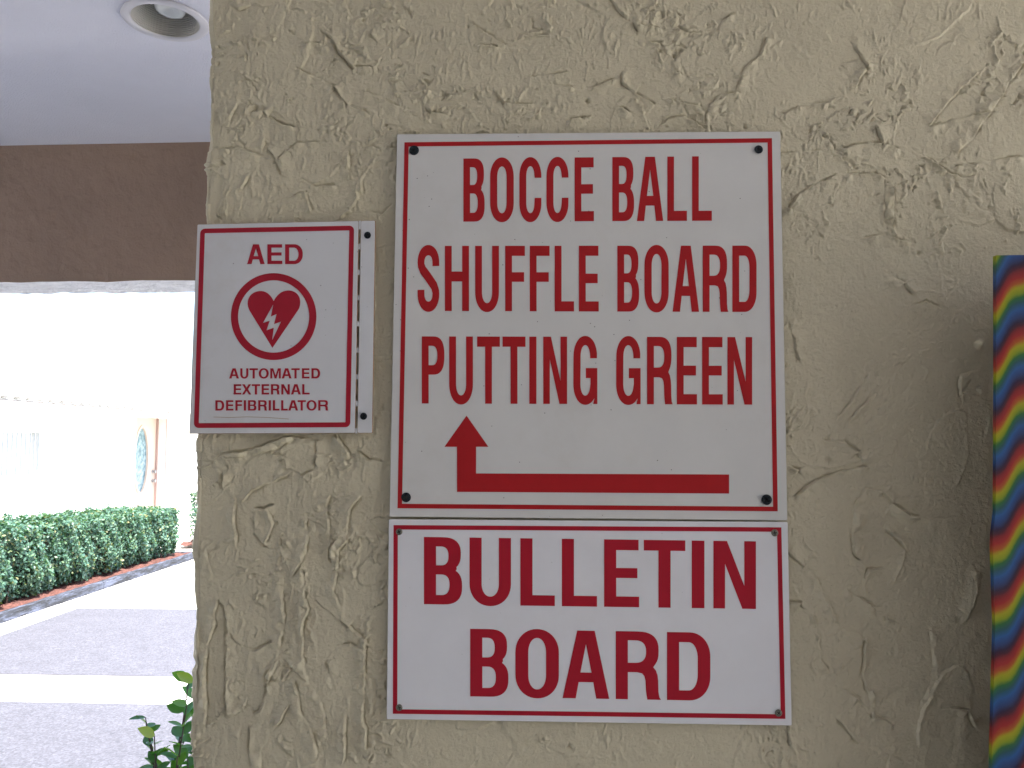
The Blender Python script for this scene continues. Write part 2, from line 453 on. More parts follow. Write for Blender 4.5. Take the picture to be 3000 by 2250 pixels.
me = bpy.data.meshes.new('stucco_wall')
me.vertices.add(nr*nc); me.vertices.foreach_set('co', np.stack([VX, VY, VZ], -1).astype(np.float32).ravel())
r_, c_ = np.meshgrid(np.arange(nr-1), np.arange(nc-1), indexing='ij'); i0 = (r_*nc+c_).ravel()
q = np.stack([i0, i0+1, i0+nc+1, i0+nc], 1).astype(np.int32).ravel()
me.loops.add(len(q)); me.loops.foreach_set('vertex_index', q)
me.polygons.add(len(q)//4); me.polygons.foreach_set('loop_start', np.arange(0, len(q), 4, dtype=np.int32))
me.update(calc_edges=True); me.polygons.foreach_set('use_smooth', np.ones(len(q)//4, bool))
wall = link('stucco_wall', me, STUCCO)
tag(wall, 'beige rough trowelled stucco wall that carries the red and white signs', 'wall')
b = MB(); b.box((-.35, .02, 0), (2.9, .55, 2.497)); b.build('wall_core', STUCCO, wall)

# ------------------------------------------------------------------ lettering
def arc(cx, cy, rx, ry, a0, a1, n=12, e=2.08):
    out = []
    for i in range(n+1):
        t = math.radians(a0+(a1-a0)*i/n); c, s_ = math.cos(t), math.sin(t)
        out.append((cx+rx*math.copysign(abs(c)**(2/e), c), cy+ry*math.copysign(abs(s_)**(2/e), s_)))
    return out
def stroke(pts, a, h):                        # elliptical pen
    L_, R_ = [], []
    for i, p in enumerate(pts):
        q0, q1 = pts[max(i-1, 0)], pts[min(i+1, len(pts)-1)]
        tx, ty = (q1[0]-q0[0])/a, (q1[1]-q0[1])/h; l = math.hypot(tx, ty) or 1; nx, ny = -ty/l, tx/l
        L_.append((p[0]+nx*a/2, p[1]+ny*h/2)); R_.append((p[0]-nx*a/2, p[1]-ny*h/2))
    return L_+R_[::-1]
def glyph(ch, w, a, h):
    """letter in a box w x 1; a = stem width, h = bar height; list of loops"""
    ry = min(.5, max(.31, w*.54)); ri = max(ry-h*.9, .05)
    def bowl(x1, y0, y1, k=.5):               # right-hand bowl outline, from top going down
        rr = (y1-y0)/2; rx = min(x1*k, rr*1.1)
        return arc(x1-rx, y1-rr, rx, rr, 90, -90, 20, 2.6)
    def hole(x1, y0, y1, k=.5):
        rr = (y1-y0)/2; rx = min((x1-a)*k*1.25, rr)
        return [(a, y0), (a, y1)]+arc(x1-rx, y1-rr, rx, rr, 90, -90, 16, 2.5)
    if ch == 'I': return [[(0,0),(w,0),(w,1),(0,1)]]
    if ch == 'L': return [[(0,0),(w,0),(w,h),(a,h),(a,1),(0,1)]]
    if ch == 'E': return [[(0,0),(w,0),(w,h),(a,h),(a,.43),(w*.95,.43),(w*.95,.43+h*.95),(a,.43+h*.95),(a,1-h),(w*.985,1-h),(w*.985,1),(0,1)]]
    if ch == 'F': return [[(0,0),(a,0),(a,.45),(w*.96,.45),(w*.96,.45+h*.95),(a,.45+h*.95),(a,1-h),(w,1-h),(w,1),(0,1)]]
    if ch == 'H': return [[(0,0),(a,0),(a,.455),(w-a,.455),(w-a,0),(w,0),(w,1),(w-a,1),(w-a,.455+h*.98),(a,.455+h*.98),(a,1),(0,1)]]
    if ch == 'T': return [[(w/2-a/2,0),(w/2+a/2,0),(w/2+a/2,1-h),(w,1-h),(w,1),(0,1),(0,1-h),(w/2-a/2,1-h)]]
    if ch == 'N': return [[(0,0),(a*.96,0),(a*.96,.66),(w-a*1.12,0),(w,0),(w,1),(w-a*.96,1),(w-a*.96,.34),(a*1.12,1),(0,1)]]
    if ch == 'M':
        return [[(0,0),(a*.9,0),(a*.9,.78),(w*.5-a*.42,0),(w*.5+a*.42,0),(w-a*.9,.78),(w-a*.9,0),(w,0),(w,1),(w-a*1.35,1),(w*.5,.32),(a*1.35,1),(0,1)]]
    if ch == 'X':
        k = a*1.12
        return [[(0,0),(k,0),(w/2,.36),(w-k,0),(w,0),(w/2+k*.55,.51),(w-.03*w,1),(w-.03*w-k,1),(w/2,.67),(.03*w+k,1),(.03*w,1),(w/2-k*.55,.51)]]
    if ch == 'V': return [[(w/2-a*.6,0),(w/2+a*.6,0),(w,1),(w-a*1.1,1),(w/2,.26),(a*1.1,1),(0,1)]]
    if ch == 'A':
        t = a*.72; yb, yt = .255-h*.1, .255-h*.1+h*.97
        def xin(y): return a*1.08+(w/2-a*.02-a*1.08)*(y/.80)*.985
        return [[(0,0),(a*1.08,0),(xin(yb)-.0*a,yb),(w-xin(yb),yb),(w-a*1.08,0),(w,0),(w/2+t,1),(w/2-t,1)],
                [(xin(yt),yt),(w/2,.80),(w-xin(yt),yt)]]
    if ch == 'U':
        return [[(0,1)]+arc(w/2, ry-.015, w/2, ry, 180, 360, 22)+[(w,1),(w-a,1)]+arc(w/2, ry-.015, w/2-a, ri, 360, 180, 22)+[(a,1)]]
    if ch == 'O':
        R2 = arc(w/2, 1-ry+.012, w/2, ry, 0, 180, 22)+arc(w/2, ry-.012, w/2, ry, 180, 360, 22)
        r2 = arc(w/2, 1-ry+.012, w/2-a*1.06, ri, 0, 180, 22)+arc(w/2, ry-.012, w/2-a*1.06, ri, 180, 360, 22)
        return [R2, r2]
    if ch == 'C':
        return [[(w,.685)]+arc(w/2, 1-ry+.012, w/2, ry, 8, 180, 22)+arc(w/2, ry-.012, w/2, ry, 180, 352, 22)+[(w,.37),(w-a*1.0,.37)]
                +arc(w/2, ry-.012, w/2-a*1.04, ri, 350, 180, 22)+arc(w/2, 1-ry+.012, w/2-a*1.04, ri, 180, 10, 22)+[(w-a*1.0,.685)]]
    if ch == 'G':
        return [[(w*.985,.68)]+arc(w/2, 1-ry+.012, w/2*.985, ry, 8, 180, 22)+arc(w/2, ry-.012, w/2, ry, 180, 318, 20)+[(w-a*.62,.0),(w,.0),(w,.535),(w*.52,.535),(w*.52,.535-h*.98),(w-a,.535-h*.98),(w-a,.30)]
                +arc(w/2, ry-.012, w/2-a*1.04, ri, 350, 180, 22)+arc(w/2, 1-ry+.012, w/2-a*1.06, ri, 180, 10, 22)+[(w*.985-a*1.0,.68)]]
    if ch == 'D':
        rr = min(.47, max(.30, w*.56))
        o = [(0,0),(0,1)]+arc(w*.52, 1-rr, w*.48, rr, 90, 0, 14)+arc(w*.52, rr, w*.48, rr, 0, -90, 14)
        r2 = max(rr-h*.8, .08)
        i_ = [(a,h),(a,1-h)]+arc(w*.5, 1-h-r2, w*.5-a*1.04, r2, 90, 0, 14)+arc(w*.5, h+r2, w*.5-a*1.04, r2, 0, -90, 14)
        return [o, i_]
    if ch == 'P': return [[(0,0),(0,1)]+bowl(w, .43, 1)+[(a,.43),(a,0)], hole(w-a*1.04, .43+h*.92, 1-h*.92)]
    if ch == 'B':
        o = [(0,0),(0,1)]+[p for p in bowl(w*.965, .50, 1) if p[1] > .545]+[(w*.86,.528)]+[p for p in bowl(w, 0, .545) if p[1] < .512]
        return [o, hole(w*.965-a*1.02, .58, 1-h*.88), hole(w-a*1.04, h*.88, .445)]
    if ch == 'R':
        o = [(0,0),(0,1)]+[p for p in bowl(w*.95, .43, 1) if p[1] > .50]+[(w*.83,.478),(w*.89,.43),(w*.925,.36),(w*.94,.28),(w*.945,.12),(w*.965,.04),(w,0),(w-a*1.12,0),(w*.95-a,.06),(w*.935-a,.14),(w*.925-a,.28),(w*.90-a,.345),(w*.85-a,.385),(w*.74-a,.40+.0*h),(a,.40)]+[(a,0)]
        return [o, hole(w*.95-a*1.04, .40+h*.95, 1-h*.90)]
    if ch == 'S':
        x0, x1 = a/2, w-a/2; yt, yb = 1-h/2+.012, h/2-.012
        P = [(x1-.0*w,.69)]+arc(w/2, .745, w/2-a/2, yt-.745, 8, 180, 16, 2.1)
        P += [(x0+.01*w,.70),(x0+.09*w,.63),(w*.5,.515),(x1-.08*w,.385),(x1-.005*w,.30)]
        P += arc(w/2, .262, w/2-a/2, .262-yb, 0, -172, 16, 2.1)+[(x0,.325)]
        return [stroke(P, a, h*1.03)]
def textline(letters, ytop, ybot, stem, bar, Y, name, label, mat, parent):
    """letters: (char, x0, x1); ytop/ybot: (x, y, x, y) lines in photo pixels"""
    def ln(l, x): return l[1]+(l[3]-l[1])*(x-l[0])/(l[2]-l[0])
    b = MB()
    for ch, x0, x1 in letters:
        hp = ln(ybot, (x0+x1)/2)-ln(ytop, (x0+x1)/2); w = (x1-x0)/hp
        def fn(gx_, gy_):
            x = x0+gx_*hp; yb = ln(ybot, x); return at(x, yb-gy_*(yb-ln(ytop, x)), Y)
        b.fill(glyph(ch, w, stem/hp, bar/hp), fn)
    o = b.build(name, mat, parent); o['label'] = label; return o

class Quad:
    def __init__(s, tl, tr, br, bl, Y):
        s.c = [at(*p, Y) for p in (tl, tr, br, bl)]; s.Y = Y
        s.W = np.linalg.norm(s.c[1]-s.c[0]); s.H = np.linalg.norm(s.c[3]-s.c[0])
    def p(s, u, v, dy=0):                     # u,v metres from the top left corner
        a, b_ = u/s.W, v/s.H; r = (s.c[0]*(1-a)+s.c[1]*a)*(1-b_)+(s.c[3]*(1-a)+s.c[2]*a)*b_
        return (r[0], r[1]+dy, r[2])
def rrect(x0, y0, x1, y1, r, n=6):
    if r <= 0: return [(x0,y0),(x1,y0),(x1,y1),(x0,y1)]
    o = []
    for cx, cy, a in ((x1-r, y0+r, -90), (x1-r, y1-r, 0), (x0+r, y1-r, 90), (x0+r, y0+r, 180)):
        for i in range(n+1): t = math.radians(a+90*i/n); o.append((cx+r*math.cos(t), cy+r*math.sin(t)))
    return o
def plate(q, name, face, edge, parent, u0, u1, v0, v1, r, th=.003):
    b = MB(); e = .0004; lp = rrect(u0, v0, u1, v1, r)
    b.fill([rrect(u0+e, v0+e, u1-e, v1-e, r)], lambda u, v: q.p(u, v, 0), 0)
    n = len(lp); li = rrect(u0+e, v0+e, u1-e, v1-e, r)
    b.add([q.p(*p) for p in li]+[q.p(p[0], p[1], e) for p in lp]+[q.p(p[0], p[1], th) for p in lp],
          [(i, (i+1) % n, n+(i+1) % n, n+i) for i in range(n)]+[(n+i, n+(i+1) % n, 2*n+(i+1) % n, 2*n+i) for i in range(n)]+[tuple(range(2*n, 3*n))], 1)
    return b.build(name, [face, edge], parent)
def border(corners, t, Y, r, ri, mat, parent, label):
    q = Quad(*corners, Y); b = MB()
    b.fill([rrect(0, 0, q.W, q.H, r), rrect(t, t, q.W-t, q.H-t, ri)], lambda u, v: q.p(u, v))
    o = b.build('border', mat, parent); o['label'] = label; return o
def screw(px, py, rpx, Y, mat, parent, tilt=0., cross=True, proud=.0016):
    c = at(px, py, Y); r = rpx*.935/2333; b = MB()
    circ = [(r*.80*math.cos(t*math.pi/14), r*.80*math.sin(t*math.pi/14)) for t in range(28)]
    k, l = r*.13, r*.55
    plus = [(-k,-l),(k,-l),(k,-k),(l,-k),(l,k),(k,k),(k,l),(-k,l),(-k,k),(-l,k),(-l,-k),(-k,-k)]
    ct, st = math.cos(tilt), math.sin(tilt); plus = [(x*ct-y*st, x*st+y*ct) for x, y in plus]
    b.fill([circ, plus], lambda x, y: (x, -proud, y), 0)
    b.add([(x, -proud, y) for x, y in plus]+[(x*.5, -proud*.35, y*.5) for x, y in plus], [(i, (i+1) % 12, 12+(i+1) % 12, 12+i) for i in range(12)]+[tuple(range(12, 24))], 1)
    b.lathe([(r*.80, 0), (r*.93, -.0003*rpx/14), (r, -.0008*rpx/14), (r*.97, -.0013), (r*.55, -.0016)], (0, -proud, 0), (0, -1, 0), 28, 0)
    o = b.build('screw', [mat, RECESS], parent, False); o.location = c; return o

# ------------------------------------------------------------------ big direction sign
YS = -.0085
def thing(name, label, cat, q): return empty(name, label, cat, (0, 0, 0))
qb = Quad((1163,393),(2286,385),(2307,1525),(1141,1514), YS)
s1 = empty('direction_sign', 'large white square sign reading BOCCE BALL SHUFFLE BOARD PUTTING GREEN above a bent red arrow', 'sign')
plate(qb, 'panel', SIGNW, SIGNE, s1, 0, qb.W, 0, qb.H, .0012)
border(((1185,417),(2261.5,405),(2278.5,1498),(1164.5,1489)), .0052, YS-.0003, 0, 0, RED, s1, 'thin red line border of the large sign')
textline([('B',1357.6,1420),('O',1436,1505),('C',1521.5,1586),('C',1601,1665.5),('E',1683.5,1740),('B',1794,1857.7),('A',1866,1943),('L',1955,2012.5),('L',2027.6,2085.5)],
         (1357,464.5,2085,457.6), (1357,649.5,2085,646.8), 19.5, 29.5, YS-.0003, 'lettering', 'tall red letters BOCCE BALL', RED, s1)
textline([('S',1223.4,1287),('H',1303.4,1374),('U',1392,1461.8),('F',1480,1537.8),('F',1552,1610),('L',1625,1681.7),('E',1696,1754),('B',1808.5,1872.5),('O',1888,1959),('A',1970.5,2048),('R',2058.7,2134),('D',2145.5,2216.4)],
         (1223,720.5,2216,719.5), (1223,911,2216,914), 20, 29.5, YS-.0003, 'lettering', 'tall red letters SHUFFLE BOARD', RED, s1)
textline([('P',1235.8,1302),('U',1316,1385.5),('T',1397.8,1464.6),('T',1472.3,1539.5),('I',1550.7,1571.5),('N',1591.6,1661.4),('G',1679.6,1750),('G',1805,1876.7),('R',1895.6,1970.8),('E',1982.8,2042),('E',2056.9,2117.4),('N',2131,2203.5)],
         (1236,985.5,2203,987.5), (1236,1182,2203,1185.5), 20, 30, YS-.0003, 'lettering', 'tall red letters PUTTING GREEN', RED, s1)
b = MB(); b.fill([[(1367,1217.6),(1431,1309),(1394.8,1309),(1394.8,1387),(2136,1390),(2136,1446),(1338.8,1441),(1338.8,1309),(1302,1309)]], lambda x, y: at(x, y, YS-.0003))
o = b.build('arrow', RED, s1); o['label'] = 'red arrow running left and bending upward'
for (x, y, r, t) in ((1213,441,15,.7),(2221.5,439.5,12.5,.2),(1190,1457,14,.1),(2244.7,1463.5,15,.8)): screw(x, y, r, YS, SCREWD, s1, t, proud=.0026 if x > 2000 else .0014)

# ------------------------------------------------------------------ bulletin board sign
YB = -.0078
qn = Quad((1139,1520.5),(2308,1528.5),(2320,2126),(1132.5,2107.5), YB)
s2 = empty('bulletin_board_sign', 'white rectangular sign reading BULLETIN BOARD mounted directly below the direction sign', 'sign')
plate(qn, 'panel', SIGNB, SIGNE, s2, 0, qn.W, 0, qn.H, .0012)
border(((1153,1538.4),(2289,1545),(2300.8,2106),(1151,2091)), .0050, YB-.0003, 0, 0, REDB, s2, 'thin crimson line border of the lower sign')
textline([('B',1242,1354),('U',1375.5,1497),('L',1524.5,1625.5),('L',1646,1749),('E',1769.8,1872.4),('T',1886,2007.6),('I',2026.5,2063.7),('N',2090,2214.6)],
         (1242,1573,2214,1586), (1242,1770,2214,1784), 35.5, 31, YB-.0003, 'lettering', 'heavy crimson letters BULLETIN', REDB, s2)
textline([('B',1377.5,1489.6),('O',1510,1637.3),('A',1648.3,1785),('R',1803.9,1936.3),('D',1954,2081)],
         (1377,1842,2081,1853.5), (1377,2040,2081,2053), 35.5, 29, YB-.0003, 'lettering', 'heavy crimson letters BOARD', REDB, s2)
for (x, y, r, t) in ((1169.8,1557.6,9.5,.5),(2269,1560.7,10,.1),(1170,2072,9.5,.3),(2280,2088,10,.9)): screw(x, y, r, YB, SCREWG, s2, t)

# ------------------------------------------------------------------ AED sign
YA = -.0092
qa = Quad((578,657),(1100,645.5),(1091,1269),(554,1271), YA)
s3 = empty('defibrillator_sign', 'small white AED sign with crimson heart symbol at the stucco wall corner', 'sign')
up = qa.W*.913
plate(qa, 'panel', AEDW, RUST, s3, 0, up-.0012, 0, qa.H, .0012, .0026)
plate(qa, 'mounting_flange', AEDW, RUST, s3, up+.0012, qa.W, 0, qa.H, .0012, .0026)
zs = [0]+[(v-45)/1560*qa.H for v in (218,258,410,447,600,635,790,828,985,1020,1178,1215,1370,1410)]
tabs = [(0, .0105)]+[(zs[i], zs[i+1]) for i in range(1, 14, 2)]+[(qa.H*.977, qa.H)]
for v0, v1 in tabs:
    b = MB(); b.slab([[(up-.0012, v0), (up+.0012, v0), (up+.0012, v1), (up-.0012, v1)]], lambda u, v: qa.p(u, v, .0001), lambda u, v: qa.p(u, v, .0024))
    b.build('perforation_tab', AEDW, s3)
border(((587,670),(1037.5,661),(1026,1251.5),(568,1254)), .0057, YA-.0003, .0058, .0008, REDA, s3, 'thick crimson rounded border of the defibrillator sign')
oz = lambda x, y: at(540+x*.3979, 630+y*.3979, YA-.0003)
def aed(letters, yt, yb, st, br, label):
    k = .3979
    textline([(c, 540+a*k, 540+b_*k) for c, a, b_ in letters], (540, 630+yt*k, 1040, 630+(yt-1)*k), (540, 630+yb*k, 1040, 630+(yb-1)*k), st*k, br*k, YA-.0003, 'lettering', label, REDA, s3)
aed([('A',463,592),('E',612,722),('D',742,872)], 216, 362, 30, 25, 'crimson letters AED')
aed([('A',330,396),('U',405,464),('T',472,531),('O',538,606),('M',616,692),('A',697,765),('T',765,823),('E',834,887),('D',898,1000)][:8]+[('D',938-3,1000)], 1129, 1204, 16, 13, 'small crimson letters AUTOMATED') if False else None
aed([('A',330,402),('U',411,472),('T',480,541),('O',547,619),('M',629,702),('A',708,780),('T',779,840),('E',853,909),('D',930-3,1000)] if False else
    [('A',330,403),('U',412,472),('T',480,542),('O',548,622),('M',633,711),('A',717,790),('T',788,850),('E',866,922),('D',936,1000)], 1129, 1204, 16.5, 13.5, 'small crimson letters AUTOMATED')
aed([('E',364,420),('X',424,494),('T',497,558),('E',569,625),('R',638,703),('N',714,777),('A',785,858),('L',868,923)], 1246, 1322, 16.5, 13.5, 'small crimson letters EXTERNAL')
aed([('D',229,294),('E',307,362),('F',376,426),('I',438,455),('B',469,531),('R',544,610),('I',621,638),('L',652,701),('L',713,762),('A',765,838),('T',834,895),('O',900,974),('R',986,1061)], 1364, 1440, 16.5, 13.5, 'small crimson letters DEFIBRILLATOR')
b = MB(); c_ang = [t*math.pi/36 for t in range(72)]
b.fill([[(658+315*math.cos(t), 748+320*math.sin(t)) for t in c_ang], [(658+262*math.cos(t), 747+266*math.sin(t)) for t in c_ang]], oz)
o = b.build('ring', REDA, s3); o['label'] = 'crimson ring around the heart'
# heart with lightning bolt (coordinates of an enlarged crop)
oh = lambda x, y: at(700+x*.13261, 820+y*.13261, YA-.0003)
def bez(p0, p1, p2, p3, n=12):
    return [tuple((1-t)**3*a+3*(1-t)**2*t*b_+3*(1-t)*t*t*c+t**3*d for a, b_, c, d in zip(p0, p1, p2, p3)) for t in [i/n for i in range(n)]]
hl = bez((768,468),(700,320),(600,243),(475,245))+bez((475,245),(300,250),(192,370),(192,520))+bez((192,520),(195,590),(215,640),(240,690))
hl += [(740,1503)]+bez((1320,650),(1345,600),(1357,540),(1355,480))+bez((1355,480),(1350,330),(1240,233),(1100,233))+bez((1100,233),(950,235),(850,310),(768,468))
bolt = [(757,548),(535,948),(680,903),(611,1113),(770,1056),(735,1330),(930,922),(776,978),(830,756),(705,812)]
b = MB(); b.fill([hl, bolt], oh); o = b.build('heart', REDA, s3); o['label'] = 'crimson heart split by a white lightning bolt'
for (x, y, r, t) in ((1077.5,690,10.5,.3),(1066,1219.5,10.5,.9)): screw(x, y, r, YA, SCREWD, s3, t, proud=.0022)
SCR = plain('scratch_brown', (.36, .25, .13), .7)
b = MB()
for pts in ([(215,1487),(330,1491),(460,1486),(600,1490),(770,1502)],):
    for i in range(len(pts)-1):
        (xa, ya), (xb, yb) = pts[i], pts[i+1]; b.add([oz(xa, ya-2), oz(xb, yb-2), oz(xb, yb+1.5), oz(xa, ya+1.5)], [(0,1,2,3)])
o = b.build('scratch', SCR, s3); o['label'] = 'faint brown scuff line near the lower edge'

# ------------------------------------------------------------------ rainbow trimmed board at the right edge
def m_rainbow():
    k = N('rainbow_wave_paper'); g = k.n('ShaderNodeSeparateXYZ'); k.l(k.co, g.inputs[0])
    X_, Z_ = g.outputs[0], g.outputs[2]
    wv = k.math('MULTIPLY', k.math('SINE', k.math('ADD', k.math('MULTIPLY', X_, 2*math.pi/.0345), k.math('MULTIPLY', Z_, 0.0))), .0042)
    v = k.math('ADD', k.math('SUBTRACT', k.math('MULTIPLY', X_, 1.02), Z_), wv)
    v = k.math('ADD', v, k.math('MULTIPLY', k.noise(160, 2), .0025))
    fr = k.math('FRACT', k.math('ADD', k.math('DIVIDE', v, .0605), 19.92))
    c = k.ramp(fr, [(0, (.34, .012, .02)), (.10, (.50, .02, .02)), (.19, (.62, .14, .02)), (.27, (.55, .52, .01)), (.36, (.36, .46, .01)), (.44, (.03, .20, .045)),
                    (.53, (.02, .13, .14)), (.64, (.025, .15, .42)), (.75, (.025, .08, .26)), (.86, (.03, .012, .06)), (.93, (.10, .008, .03)), (1, (.34, .012, .02))])
    c = k.mix(1.0, c, (.56, .56, .60), 'MULTIPLY'); k.base(c); k.rough(.28); k.bump(k.noise(25, 3), .25, .004); return k.m
RAIN = m_rainbow()
CORK = plain('cork', (.30, .19, .10), .9, .3, 120, .5, 300)
WOODB = plain('board_backing_wood', (.16, .11, .07), .7)
YR = -.085
bb = empty('bulletin_board', 'board edged with wavy rainbow striped paper at the right edge of the photo', 'notice board')
tl = at(2918, 748, YR); ml = at(2917, 1500, YR); bl_ = at(2905, 2250, YR)
zt, xl = tl[2], tl[0]; xb = bl_[0]; zb_ = .98; BW = .72; xbb = xb-.002
def strip(pts, y0, th, name='rainbow_trim'):
    b = MB(); b.slab([pts], lambda x, z: (x, y0, z), lambda x, z: (x, y0+th, z)); return b.build(name, RAIN, bb)
zm = ml[2]; mk = at(2908, 1600, YR)
strip([(xl, zt), (xl+.085, zt), (xl+.085, zb_), (xb-.003, zb_), (xb, bl_[2]), (mk[0]-.001, mk[2]-.08), (mk[0], mk[2]), (mk[0]+.001, mk[2]+.012), (ml[0], zm), (at(2919, 1100, YR)[0], at(2919, 1100, YR)[2])], YR, .006)
strip([(xl+.0856, zt), (xl+BW, zt), (xl+BW, zt-.085), (xl+.0856, zt-.085)], YR, .006)
strip([(xl+.0856, zb_), (xl+BW, zb_), (xl+BW, zb_+.085), (xl+.0856, zb_+.085)], YR, .006)
strip([(xl+BW-.085, zt-.0856), (xl+BW, zt-.0856), (xl+BW, zb_+.0856), (xl+BW-.085, zb_+.0856)], YR, .006)
b = MB(); b.box((xl+.03, YR+.0064, zb_+.003), (xl+BW-.003, YR+.018, zt-.003)); b.build('cork_panel', CORK, bb)
b = MB(); b.box((xl+.055, YR+.0184, zb_+.1), (xl+BW-.1, -.0055, zt-.12)); b.build('light_stop_backing', WOODB, bb)  # unseen block, set near the edge to stop light through the gap

# ------------------------------------------------------------------ canopy: ceiling, beam, recessed light
CZ = 2.5; LC = (-.800, .668); LR = .070
canopy = empty('canopy', 'covered walkway roof with white ceiling and brown beam at upper left', 'canopy')
lp = [(-6.5, CANY0 := -2.0), (3.6, CANY0), (3.6, 1.354), (-6.5, 1.354)]
hole = [(LC[0]+LR*math.cos(t*math.pi/24), LC[1]+LR*math.sin(t*math.pi/24)) for t in range(48)]
b = MB(); b.fill([lp, hole], lambda x, y: (x, y, CZ)); b.build('ceiling', CEIL, canopy)
b = MB(); b.box((-6.5, CANY0, CZ+.25), (3.6, 1.56, CZ+.40)); b.build('roof_slab', CEIL, canopy)
BZ = 2.0805
# beam face and soffit with uneven plaster edges
nb = 600; xs_ = np.linspace(-6.5, -.2, nb)
rr = np.random.default_rng(3)
def rag(n, a, c): 
    k = rr.random(n//c+3)-.5; t = np.arange(n)/c; i = t.astype(int); f_ = t-i; return a*(k[i]*(1-f_)+k[i+1]*f_)
top = CZ+rag(nb, .006, 6)+.002; low = BZ+rag(nb, .006, 5); back = 1.536+rag(nb, .02, 5)+rag(nb, .01, 2); bz = BZ+rag(nb, .006, 4)
b = MB(); v = []
for i in range(nb): v += [(xs_[i], 1.354, top[i]), (xs_[i], 1.354+.4*(low[i]-BZ), low[i])]
b.add(v, [(2*i, 2*i+1, 2*i+3, 2*i+2) for i in range(nb-1)]); b.build('beam_face', BEAM, canopy)
b = MB(); v = []
for i in range(nb): v += [(xs_[i], 1.354+.4*(low[i]-BZ), low[i]), (xs_[i], back[i], bz[i]), (xs_[i], back[i]+.012, CZ+.25)]
b.add(v, [(3*i, 3*i+1, 3*i+4, 3*i+3) for i in range(nb-1)]+[(3*i+1, 3*i+2, 3*i+5, 3*i+4) for i in range(nb-1)]); b.build('beam_soffit', BEAMU, canopy)

dl = empty('recessed_light', 'round white recessed ceiling downlight cut by the top edge of the photo', 'light')
b = MB(); b.lathe([(.069, -.001), (.0855, -.0005), (.0868, -.0030), (.085, -.0055), (.072, -.0075), (.0682, -.005), (.0675, .004)], (*LC, CZ), (0, 0, 1), 64); b.build('trim_ring', TRIMW, dl, True)
b = MB(); b.lathe([(.0673, -.004), (.062, .02), (.056, .045), (.052, .066)], (0, 0, 0), (0, 0, 1), 64)
o = b.build('reflector', BAFFLE, dl, True); o.location = (*LC, CZ)
b = MB(); b.lathe([(.072, .068), (.050, .0665), (.030, .069), (.001, .069)], (*LC, CZ), (0, 0, 1), 40); b.build('socket_plate', plain('dark_socket', (.05, .05, .055), .5), dl, True)
b = MB(); b.lathe([(.012, .068), (.013, .05), (.020, .040), (.030, .026), (.032, .020), (.030, .014), (.024, .012), (.018, .014), (.010, .017), (.0005, .0175)], (LC[0]+.004, LC[1]+.006, CZ+.010), (.05, .1, 1), 40); b.build('bulb', BULB, dl, True)

# unseen wall added behind the camera to block light, open to the right
b = MB(); b.box((-6.5, -2.75, 0), (3.3, -2.0, CZ-.003)); ow = b.build('light_blocking_wall', plain('taupe_light_blocker', (.30, .28, .26), .7, .06, 5)); tag(ow, 'unseen taupe wall added behind the viewer to block light from the left', 'wall')

# ------------------------------------------------------------------ ground
def m_ground(name, c, sc1, var, bscale, bd, grit=None):
    k = N(name); col = k.ramp(k.noise(sc1, 6, .65), [(.3, tuple(x*(1-var) for x in c)), (.7, tuple(min(1, x*(1+var)) for x in c))])
    if grit:
        v = k.n('ShaderNodeTexVoronoi'); v.inputs['Scale'].default_value = grit; k.l(k.co, v.inputs['Vector'])
        st = k.ramp(v.outputs['Color'], [(.2, .7), (.5, 1.0), (.85, 1.45)])
        col = k.mix(.75, col, st, 'MULTIPLY')
    k.base(col); k.rough(.85); k.bump(k.noise(bscale, 4), .6, bd); return k.m
CONC = m_ground('pale_concrete', (.56, .55, .52), 3, .08, 60, .003)
AGG = m_ground('exposed_aggregate', (.068, .069, .085), 5, .10, 75, .010, 95)
MULCH = m_ground('red_mulch', (.075, .027, .021), 25, .45, 60, .03, 60)
SOIL = plain('dark_soil', (.05, .035, .025), .9, .3, 30, .6, 60, .02)
GRASS = m_ground('far_lawn', (.08, .13, .04), 2, .3, 40, .03)
def sheet(name, poly, z, mat, kind='structure'):
    b = MB(); b.fill([poly], lambda x, y: (x, y, z)); return tag(b.build(name, mat), kind=kind)
sheet('ground', [(-400,-400),(400,-400),(400,400),(-400,400)], -.012, GRASS)
sheet('pavement', [(-30,-40),(40,-40),(40,60),(-30,60)], -.006, CONC)
sheet('walkway', [(-4.557,4.62),(6,4.42),(6,6.79),(-4.557,6.79)], -.002, AGG)
sheet('walkway', [(-4.557,1.7),(6,1.7),(6,3.82),(-4.557,4.055)], -.002, AGG)
# mulch beds (uneven sheets)
def bed(name, x0, x1, y0, y1, seed):
    r_ = random.Random(seed); nx, ny = 24, int((y1-y0)/.05)+2; b = MB(); v = []
    for j in range(ny):
        for i in range(nx): v.append((x0+(x1-x0)*i/(nx-1), y0+(y1-y0)*j/(ny-1), .04+r_.random()*.035))
    b.add(v, [(j*nx+i, j*nx+i+1, (j+1)*nx+i+1, (j+1)*nx+i) for j in range(ny-1) for i in range(nx-1)])
    o = b.build(name, MULCH); return tag(o, kind='structure')
bed('mulch_bed', -6.3, -4.955, 3.0, 10.2, 1)
bed('mulch_bed', -5.62, -4.2, 11.1, 12.9, 2)
sheet('soil_bed', [(-2.0,.6),(-.5,.6),(-.5,2.1),(-2.0,2.1)], .02, SOIL)
